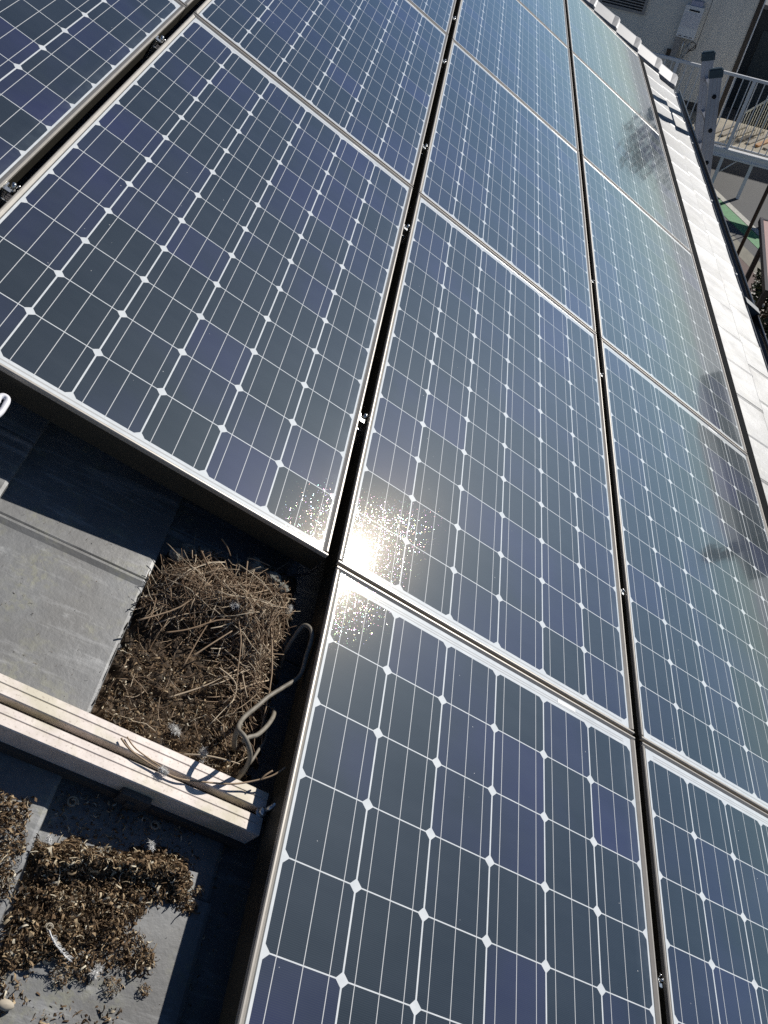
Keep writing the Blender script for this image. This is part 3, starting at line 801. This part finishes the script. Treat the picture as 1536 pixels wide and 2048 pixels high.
roof_tube('dark_wire', [[(5.3, -.62, -.72), (5.471, -.592, -.68), (5.832, -.334, -.66), (6.1, -.171, -.6), (6.25, .039, -.55)]], .018, MAT['dark_twig'], 'dark bowed wire in the shade between the nest and the overhanging panel', 'wire')
hk = roof_tube('hook', [[(.8, .1, -.5), (1.0, -.45, -.42), (1.25, -.9, -.25), (1.384, -.804, -.2), (1.419, -.685, -.2), (1.42, -.574, -.2), (1.411, -.46, -.2), (1.383, -.415, -.2), (1.337, -.415, -.2), (1.305, -.47, -.2), (1.321, -.558, -.2)]], .04, MAT['white_plastic'], 'bent white plastic hook hanging at the left edge below the panel', 'hook')
m = MB(); org = Vector(C(5.86, -.03, -.55)); m.box(*C(-.035, .02), *C(-.14, .16), *C(-.008, .008)); m.box(*C(-.03, .015), *C(-.14, -.12), *C(-.2, .008))
o = m.build('metal_tab', MAT['steel']); o.matrix_world = roofM(5.86, -.03, -.55) @ Matrix.Rotation(-.25, 4, 'Z'); tag(o, 'small bright metal tab sticking out under the overhanging panel corner', 'tab')

# --- feathers
def fluff(u, v, h, size, n, label):
    m = MB(); ax = Vector((rnd.gauss(0, 1), rnd.gauss(0, 1), .2)).normalized()
    for _ in range(n * 2):
        d = Vector((rnd.gauss(0, 1), rnd.gauss(0, 1), abs(rnd.gauss(0, .7)))).normalized(); s_ = size * rnd.uniform(.25, .75)
        o_ = ax * (size * rnd.uniform(-.5, .5)); P = [o_ * CELL]
        for q in range(3):
            d = (d + Vector((rnd.gauss(0, .45), rnd.gauss(0, .45), rnd.gauss(0, .3)))).normalized(); P.append(P[-1] + d * (s_ * .34 * CELL))
        m.tube(P, .0032 * CELL, 3, .5, .3, False)
    vs = []; fs = []
    for i in range(6):
        for j in range(8):
            a = math.pi * i / 5; b = 2 * math.pi * j / 8; k = rnd.uniform(.7, 1.2) * size * .34
            vs.append(C(k * math.sin(a) * math.cos(b), k * math.sin(a) * math.sin(b), k * .7 * math.cos(a)))
    for i in range(5):
        for j in range(8): fs.append((i * 8 + j, (i + 1) * 8 + j, (i + 1) * 8 + (j + 1) % 8, i * 8 + (j + 1) % 8))
    m.add([Vector(p) + ax * (size * .2 * CELL) for p in vs], fs, .5, True)
    o = m.build('down_feather', MAT['down']); o.matrix_world = roofM(u, v, h); return tag(o, label, 'feather', 'white down feathers')
fluff(4.918, -3.987, -.37, .085, 150, 'white down tuft caught on the bare rail')
fluff(5.02, -3.25, nest_h(5.02, -3.25) + .04, .11, 160, 'whitish down feather on the litter behind the rail')
fluff(5.46, -3.39, nest_h(5.46, -3.39) + .05, .11, 200, 'largest white down ball, next to the cable foot and rail')
fluff(4.07, -1.70, tile_h(4.0) + .03, .06, 50, 'tiny white down wisp at the grey tile corner left of the nest')
fluff(5.16, -1.41, -.46, .10, 90, 'pale down feather on top of the twig nest')
fluff(5.95, -1.0, -.48, .09, 120, 'white down tuft on the right rim of the twig nest')
fluff(5.08, -5.93, tile_h(5.08) + .06, .10, 150, 'white down feather on the litter nearest the bottom edge')
fluff(4.10, -4.97, -.72, .07, 90, 'white down tuft at the back left of the litter heap')
fluff(5.16, -4.66, -.70, .08, 90, 'white down tuft on the far crest of the litter heap')
m = MB(); org = Vector(C(4.48, -5.80, -.80))
pts = spline([(4.45, -5.76, -.74), (4.52, -5.83, -.74), (4.62, -5.88, -.77), (4.75, -5.92, -.82)], 6)
m.tube([Vector(C(*p)) - org for p in pts], .009 * CELL, 6, .5, .4)
for i, p in enumerate(pts[4:]):
    for s_ in (-1, 1):
        for _ in range(3):
            a = Vector(C(*p)) - org; d = Vector(C(.05 * rnd.uniform(.3, 1), .028 * s_ * rnd.uniform(.3, 1), .015 * rnd.random())); m.tube([a, a + d * .6, a + d], .004 * CELL, 3, .5, .5, False)
o = m.build('quill_feather', MAT['down']); o.matrix_world = roofM(4.48, -5.80, -.80); tag(o, 'small white quill feather lying on the litter heap', 'feather')

# --- snail-like shells
def shell(u, v, h, r, label):
    m = MB(); P = []; R_ = []
    for i in range(26):
        a = i * .36; q = r * (.80 - .022 * i); P.append(C(q * math.cos(a), q * math.sin(a), i * .0016)); R_.append(.17 * r * (1.1 - .02 * i) * CELL)
    m.tube(P, R_, 7); o = m.build('snail_shell', MAT['shell']); o.matrix_world = roofM(u, v, h) @ Matrix.Rotation(rnd.uniform(-.4, .4), 4, 'X'); return tag(o, label, 'shell', 'pale coiled shells')
shell(4.44, -5.73, -.76, .05, 'pale ring-shaped shell at the head of the quill feather')
shell(4.235, -4.43, tile_h(4.235) + .03, .085, 'pale round shell in the shade just below the rail bracket')
shell(5.193, -4.366, tile_h(5.193) + .03, .085, 'pale round shell in the shade below the rail, toward its end')
m = MB(); vs = []; fs = []
for i in range(7):
    for j in range(10):
        a = math.pi * i / 6; b = 2 * math.pi * j / 10; vs.append(C(.075 * math.sin(a) * math.cos(b) * (1 + .2 * math.sin(2 * b + 1)), .052 * math.sin(a) * math.sin(b), .036 * math.cos(a) * (1 + .2 * math.sin(a) * math.cos(b))))
for i in range(6):
    for j in range(10): fs.append((i * 10 + j, (i + 1) * 10 + j, (i + 1) * 10 + (j + 1) % 10, i * 10 + (j + 1) % 10))
m.add(vs, fs, .5, True); o = m.build('pebble', plain('tan_pebble', (.45, .39, .30), .8, var=.2, scale=60)); o.matrix_world = roofM(4.37, -6.41, tile_h(4.37) + .05); tag(o, 'smooth tan pebble at the lower left edge', 'pebble')

# ------------------------------------------------------------------ ladder
lad = empty('ladder', Matrix.Translation((2.72, 6.3, -1.16)), 'aluminium ladder leaning on the eave gutter', 'ladder')
tl = rad(74); DN = Vector((math.cos(tl), 0, -math.sin(tl))); PN = Vector((math.sin(tl), 0, math.cos(tl)))
LT = 6.05
def lbox(m, s0, s1, y0, y1, p0, p1):
    vs = [DN * s + PN * p + Vector((0, y, 0)) for p in (p0, p1) for y in (y0, y1) for s in (s0, s1)]
    m.add(vs, [(0, 1, 3, 2), (4, 6, 7, 5), (0, 4, 5, 1), (2, 3, 7, 6), (0, 2, 6, 4), (1, 5, 7, 3)])
for y in (0.0, .415):
    m = MB(); lbox(m, .035, LT, y - .012, y + .012, -.05, .042)
    for p in (-.05, -.02, .012, .036): lbox(m, .036, LT, y - .016, y - .012, p, p + .006); lbox(m, .036, LT, y + .012, y + .016, p, p + .006)
    sr = m.build('side_rail', MAT['alu'], lad)
    m = MB(); lbox(m, -.008, .05, y - .019, y + .019, -.056, .048); lbox(m, -.018, -.008, y - .014, y + .014, -.045, .037); m.build('end_cap', MAT['cap'], sr)
k = 0
while .19 + .262 * k < LT:
    s_ = .19 + .262 * k; k += 1
    m = MB(); lbox(m, s_ - .014, s_ + .014, .012, .403, -.014, .016); rg = m.build('rung', MAT['alu'], lad)
    m = MB(); c = DN * s_ + Vector((0, -.0175, 0)); m.cyl(c, (0, 1, 0), .017, .004, 14); m.build('rung_hole', MAT['hole'], rg)

# ------------------------------------------------------------------ neighbouring entrance: house, landing, railing
NA = math.atan2(-.22153, .97515)
P0 = Vector((6.016, 19.097, 0))
def NM(s=0, o=0, z=0): return Matrix.Translation(P0) @ Matrix.Rotation(NA, 4, 'Z') @ Matrix.Translation((s, o, z))
MAT['wall'] = None
def wall_mat():
    t = NT('cream_rendered_wall'); n = t.noise(3, 5); f = t.noise(140, 3)
    st = t.noise(1.5, 6, .65, stretch=(3, 3, .35))
    c = t.mix(n, (.68, .645, .57), (.76, .72, .64)); c = t.mix(t.math('MULTIPLY', t.ramp(st, [(.5, 0.), (.7, 1.)]), .35), c, (.50, .49, .44))
    t.set(base=c, rough=.9, normal=t.bump(f, .3, .004)); return t.m
MAT['wall'] = wall_mat()
MAT['white_metal'] = plain('white_painted_metal', (.74, .74, .73), .4, var=.06)
MAT['dark_brown'] = plain('dark_brown_metal', (.035, .024, .018), .4, var=.3)
MAT['grey_metal'] = plain('grey_metal', (.28, .28, .28), .5, .3)
t_ = NT('dark_glass'); t_.set(base=(.010, .017, .024), rough=.12, spec=.35); MAT['dark_glass'] = t_.m
MAT['house_roof'] = plain('neighbour_roof', (.10, .10, .11), .7)
nb = empty('neighbour_house', NM(0, 0, ZG), 'cream rendered house wall standing behind the white railing', 'house')
def part(name, parent, mat, *boxes):
    m = MB()
    for b in boxes: m.box(*b)
    return m.build(name, mat, parent)
z_ = -ZG                                    # local z of world height 0 in this frame
WO = 1.85
part('wall', nb, MAT['wall'], (-8, .50, WO, 9, 0, z_ - 2.1))
part('roof', nb, MAT['house_roof'], (-8.4, .7, WO - .2, 9.4, z_ - 2.1, z_ - 1.95))
part('wall_base', nb, plain('wall_footing', (.06, .058, .055), .9), (-8, .505, WO - .015, WO, 0, z_ - 5.83))
part('corner_post', nb, MAT['dark_brown'], (.503, .60, WO - .03, WO + .1, 0, z_ - 2.11))
part('corner_trim', nb, MAT['white_metal'], (.603, .63, WO - .04, WO + .06, 0, z_ - 2.11))
wn = part('window', nb, MAT['dark_glass'], (-2.80, -1.86, WO - .012, WO, z_ - 4.27, z_ - 3.3))
part('window_frame', wn, MAT['grey_metal'], (-2.86, -2.80, WO - .06, WO, z_ - 4.33, z_ - 3.3), (-1.86, -1.80, WO - .06, WO, z_ - 4.33, z_ - 3.3), (-2.80, -1.86, WO - .06, WO, z_ - 4.33, z_ - 4.27), (-2.80, -1.86, WO - .055, WO - .015, z_ - 3.98, z_ - 3.93))
m = MB()
for q in range(6): m.box(-2.80, -1.86, WO - .05, WO - .02, z_ - 4.24 + q * .055, z_ - 4.22 + q * .055)
m.build('louvre', MAT['grey_metal'], wn)
part('wall_joint', nb, MAT['hole'], (-.457, -.449, WO - .004, WO + .01, z_ - 4.75, z_ - 2.0))
# water heater
wh = empty('water_heater', NM(-.75, WO, -4.2), 'white wall-mounted gas water heater with pipes below', 'water heater')
m = MB(); m.box(-.215, .195, -.19, -.003, -.34, .30, bev=.012); m.build('casing', MAT['white_metal'], wh)
part('cover', wh, plain('heater_cover', (.62, .62, .64), .35), (-.20, .18, -.20, -.19, -.12, .17))
part('exhaust_slot', wh, MAT['hole'], (-.11, .12, -.203, -.19, .205, .235))
part('vent_slot', wh, MAT['hole'], (-.17, -.09, -.194, -.19, -.315, -.30), (-.04, .04, -.194, -.19, -.315, -.30), (.08, .15, -.194, -.19, -.315, -.30))
part('exhaust_hood', wh, plain('lilac_plastic', (.40, .40, .50), .5), (-.12, .14, -.15, -.02, .303, .40))
part('pipe_cover', wh, MAT['grey_metal'], (-.20, -.06, -.12, -.004, -.80, -.345))
part('junction_box', wh, MAT['dark_brown'], (-.30, -.20, -.10, -.004, -.86, -.66))
for x in (-.17, -.08, .0, .07, .13):
    m = MB(); m.tube([(x, -.1, -.34), (x, -.1, -.6), (x - .02 + rnd.uniform(-.03, .03), -.08, -.9), (x - .06, -.05, -1.5)], .014, 8); m.build('pipe', plain('pipe_lagging', (.45, .45, .43), .6) if x != 0 else MAT['steel'], wh)
m = MB(); m.tube([(.20 + .09 * math.cos(a), -.04, -.5 + .09 * math.sin(a)) for a in [q * .45 for q in range(16)]] + [(.12, -.04, -.7), (.02, -.04, -.85)], .008, 6); m.build('wire', MAT['dark_twig'], wh)

# landing on posts
ld = empty('entrance_landing', NM(0, 0, ZG), 'raised entrance landing on thin steel posts, white beam along its edge', 'landing')
MAT['landing'] = plain('tan_landing_concrete', (.40, .35, .26), .9, var=.25, scale=5, bump=.2)
part('slab', ld, MAT['landing'], (-2.6, 1.95, .09, 1.84, .86, 1.0))
part('beam', ld, MAT['white_metal'], (-2.6, 3.2, -.06, .085, .80, .985), (-2.6, 3.2, -.085, -.06, .80, .84), (-2.6, 3.2, -.085, -.06, .93, .985))
for s_ in (-1.9, .92, 1.58, 2.9): part('post', ld, MAT['white_metal'], (s_ - .035, s_ + .035, -.035, .035, 0, .80))
m = MB(); m.tube([(.96, 0, .45), (1.26, 0, .80)], .014, 6); m.build('brace', MAT['white_metal'], ld)
# railing on the landing
rl = empty('guard_railing', NM(0, 0, -6.0), 'white guard railing with thin balusters along the landing edge', 'railing')
part('top_rail', rl, MAT['white_metal'], (-2.6, 3.2, -.03, .03, 1.40, 1.455))
part('bottom_rail', rl, MAT['white_metal'], (-2.6, 3.2, -.015, .015, .03, .06))
for s_ in (-2.3, -.72, .93, 2.6): part('rail_post', rl, MAT['white_metal'], (s_ - .035, s_ + .035, -.036, .036, -.014, 1.40))
k = 0
for q in range(37):
    s_ = -2.5 + .152 * q
    if min(abs(s_ - x) for x in (-2.3, -.72, .93, 2.6)) < .06: continue
    part('baluster', rl, MAT['white_metal'], (s_ - .010, s_ + .010, -.010, .010, .06, 1.40))
sh = empty('shade_block', NM(0, 0, ZG), 'made-up dark block in place of shaded ground right of the cream wall', 'shade_block')  # added dark volume, stands in for the shaded ground beyond the wall
part('wall', sh, plain('shade_block_dark', (.022, .028, .034), .7, var=.4, scale=4), (.85, 5.5, 6.2, 9, 0, 2.5))
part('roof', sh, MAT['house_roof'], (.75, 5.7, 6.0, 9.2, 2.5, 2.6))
d_ = part('door', sh, plain('shade_block_door', (.030, .045, .055), .5), (1.1, 2.1, 6.16, 6.2, .05, 2.0)); part('handle', d_, MAT['grey_metal'], (1.95, 2.0, 6.12, 6.16, .9, 1.1))
# second, lower railing behind
r2 = empty('stair_railing', NM(1.05, .75, -6.0), 'low cream railing slanting behind the white guard railing', 'railing')
MAT['cream_metal'] = plain('cream_metal', (.72, .69, .55), .45, var=.06)
m = MB(); a_, b_ = Vector((0, 0, .55)), Vector((.62, .55, .98)); m.tube([a_, b_], .022, 8); m.build('top_rail', MAT['cream_metal'], r2)
for q in range(12):
    p = a_.lerp(b_, q / 11); m = MB(); m.tube([(p.x, p.y, .02), p], .009, 6); m.build('baluster', MAT['cream_metal'], r2)
# weathered planks stacked on the landing
MAT['plank'] = None
t = NT('weathered_planks'); nn = t.noise(9, 5, .6, stretch=(14, 1, 1)); t.set(base=t.mix(nn, (.20, .17, .13), (.40, .35, .27)), rough=.85); MAT['plank'] = t.m
MAT['orange'] = plain('orange_wood', (.42, .21, .07), .7, var=.25, scale=12)
names = ['lowest', 'second', 'third', 'fourth', 'fifth', 'sixth', 'seventh']
for k in range(7):
    m = MB(); m.box(-.05, .05, 0, 1.15, 0, .03 + .012 * (k % 2), bev=.004)
    o = m.build('plank', MAT['orange'] if k == 5 else MAT['plank']); o.matrix_world = NM(.55 + .20 * k, .62 - .02 * k, -5.995) @ Matrix.Rotation(-.45, 4, 'Z')
    tag(o, ['weathered plank on the landing, leftmost of the row behind the railing', 'weathered plank on the landing, second from the left in the row', 'weathered plank on the landing, third from the left in the row', 'weathered plank on the landing, fourth from the left, left of the orange one by one', 'weathered plank on the landing directly left of the orange plank', 'orange-brown plank in the row behind the railing', 'weathered plank on the landing right of the orange plank'][k], 'plank', 'planks lying on the landing')

# ------------------------------------------------------------------ things in the street below
def pole(x, y, z0, z1, r, name, label, cat, mat):
    m = MB(); m.tube([(0, 0, 0), (0, 0, z1 - z0)], r, 12); m.tube([(0, 0, 0), (0, 0, .02)], r * 2.2, 12)
    o = m.build(name, mat); o.matrix_world = Matrix.Translation((x, y, z0)); return tag(o, label, cat)
pole(6.84, 15.29, ZG, -3.0, .036, 'steel_pole', 'dark brown steel pole rising from the pavement beside the green lane line', 'pole', MAT['dark_brown'])
cp = empty('carport', Matrix.Translation((6.0, 12.0, ZG)), 'brown framed carport with a pinkish translucent roof panel', 'carport')
t = NT('pink_polycarbonate'); t.set(base=(.62, .40, .33), rough=.4); MAT['pink'] = t.m
zt = -5.05 - ZG
A, B = Vector((.12, 1.1, zt)), Vector((-.27, -1.31, zt))
dA = (A - B).normalized(); nA = Vector((dA.y, -dA.x, 0))
def qbox(m, a0, a1, b0, b1, z0, z1):
    vs = [Vector((B.x, B.y, 0)) + dA * a + nA * b + Vector((0, 0, z)) for z in (z0, z1) for b in (b0, b1) for a in (a0, a1)]
    m.add(vs, [(0, 2, 3, 1), (4, 5, 7, 6), (0, 1, 5, 4), (2, 6, 7, 3), (0, 4, 6, 2), (1, 3, 7, 5)])
LA = (A - B).length
m = MB(); qbox(m, .0, LA, .06, 2.4, zt - .01, zt + .012); m.build('roof_panel', MAT['pink'], cp)
m = MB(); qbox(m, -.05, LA + .05, .0, .05, zt - .06, zt + .03); qbox(m, -.05, 0, .05, 2.4, zt - .06, zt + .02); qbox(m, LA, LA + .05, .05, 2.4, zt - .06, zt + .02); m.build('roof_frame', MAT['dark_brown'], cp)
for a in (.0, LA * .62):
    m = MB(); qbox(m, a - .035, a + .035, -.005, .065, 0, zt - .062); m.build('post', MAT['dark_brown'], cp)
m = MB(); qbox(m, .04, LA * .6, .01, .05, 1.0, 1.06); m.build('cross_bar', MAT['dark_brown'], cp)

def leaf_mat(name, a, b):
    t = NT(name); t.set(base=t.ramp(t.attr('shade'), [(0., a), (1., b)]), rough=.55, spec=.35); return t.m
MAT['leaf_a'] = leaf_mat('dark_evergreen_leaves', (.018, .028, .012), (.075, .095, .035))
MAT['leaf_b'] = leaf_mat('brown_green_leaves', (.04, .03, .014), (.16, .10, .05))
MAT['bark'] = plain('bark', (.10, .075, .055), .9, scale=25, bump=.5)
def leaves(m, c, r, n, size, squash=.8):
    for _ in range(n):
        d = Vector((rnd.gauss(0, 1), rnd.gauss(0, 1), rnd.gauss(0, 1))).normalized() * (rnd.random() ** .45)
        p = Vector(c) + Vector((d.x * r, d.y * r, d.z * r * squash)); R = rotM(); s_ = size * rnd.uniform(.6, 1.3)
        m.add([p + R @ Vector(q) * s_ for q in ((-.5, 0, 0), (0, -.28, .06), (.5, 0, 0), (0, .28, .06))], [(0, 1, 2, 3)], min(1, max(0, rnd.gauss(.45, .28))))
def plant(name, x, y, h, r, n, size, mat, label, cat, group=None, trunk=.05, clumps=9):
    t = empty(name, Matrix.Translation((x, y, ZG)), label, cat, group)
    m = MB(); tops = []
    m.tube([(0, 0, 0), (.02 * h, .01 * h, h * .35), (.0, .03 * h, h * .6)], trunk, 8, .5, .6)
    cr = MB()
    for k in range(clumps):
        a = k * 2.4; q = r * .62 * math.sqrt((k + .5) / clumps); z = h * .62 + (h * .34) * math.cos(k * 1.7) * .7
        c = (q * math.cos(a), q * math.sin(a), z); m.tube([(0, .02 * h, h * .42), (c[0] * .5, c[1] * .5, h * .5), c], trunk * .35, 6, .5, .4)
        leaves(cr, c, r * rnd.uniform(.34, .5), n // clumps, size)
    m.build('trunk', MAT['bark'], t); cr.build('crown', mat, t, attr=True); return t
plant('garden_shrub', 6.95, 13.25, 1.1, .55, 1500, .10, MAT['leaf_a'], 'dark glossy shrub below the carport crossbar', 'shrub', trunk=.02)
plant('garden_shrub', 7.0, 12.35, 1.0, .50, 1200, .10, MAT['leaf_b'], 'brownish shrub at the right edge below the gutter', 'shrub', trunk=.02)
plant('garden_shrub', 6.6, 11.5, 1.1, .55, 1200, .10, MAT['leaf_a'], 'dark shrub lowest beside the gutter at the right edge', 'shrub', trunk=.02)

# houses and a tree beyond, mirrored in the far panels and casting the street's shade
def far_house(x, y, rot, sx, sy, h, rh, wc, rc, label):
    t = empty('far_house', Matrix.Translation((x, y, ZG)) @ Matrix.Rotation(rot, 4, 'Z'), label, 'house')
    part('wall', t, plain('far_wall', wc, .9, var=.1, scale=2), (-sx, sx, -sy, sy, 0, h))
    m = MB(); e = .5; m.add([(-sx - e, -sy - e, h), (sx + e, -sy - e, h), (sx + e, sy + e, h), (-sx - e, sy + e, h), (-sx * .5, 0, h + rh), (sx * .5, 0, h + rh)], [(0, 1, 5, 4), (1, 2, 5), (2, 3, 4, 5), (3, 0, 4), (3, 2, 1, 0)])
    m.build('roof', plain('far_roof', rc, .8, var=.2), t)
    for k in range(3):
        f = part('window', t, MAT['dark_glass'], (-sx * .7 + k * sx * .6, -sx * .7 + k * sx * .6 + 1.1, -sy - .03, -sy + .05, h * .55, h * .55 + 1.1))
        part('window_frame', f, MAT['white_metal'], (-sx * .7 + k * sx * .6 - .06, -sx * .7 + k * sx * .6 + 1.16, -sy - .05, -sy - .031, h * .55 - .07, h * .55))
q_ = P0 + Matrix.Rotation(NA, 3, 'Z') @ Vector((12.6, 9.4, 0))
far_house(q_.x, q_.y, NA + .34, 4.2, 4, 4.6, .6, (.42, .38, .32), (.12, .09, .075), 'house across the street whose shadow falls on the asphalt by the landing')
far_house(44.6, 46.4, -.75, 7, 4, 5.9, 1.1, (.30, .24, .19), (.12, .09, .075), 'brown house far beyond the street, mirrored along the outer edge of the panels')
plant('far_tree', 14.8, 34.5, 7.4, 2.3, 1500, .22, MAT['leaf_a'], 'dark round tree beyond the neighbouring house, mirrored as a blur in the panels', 'tree', trunk=.13, clumps=12)
plant('far_tree', 33.0, 29.0, 8.8, .8, 1300, .20, MAT['leaf_a'], 'slim tall tree down the street, mirrored as a dark streak in the right hand panel', 'tree', trunk=.13, clumps=10)
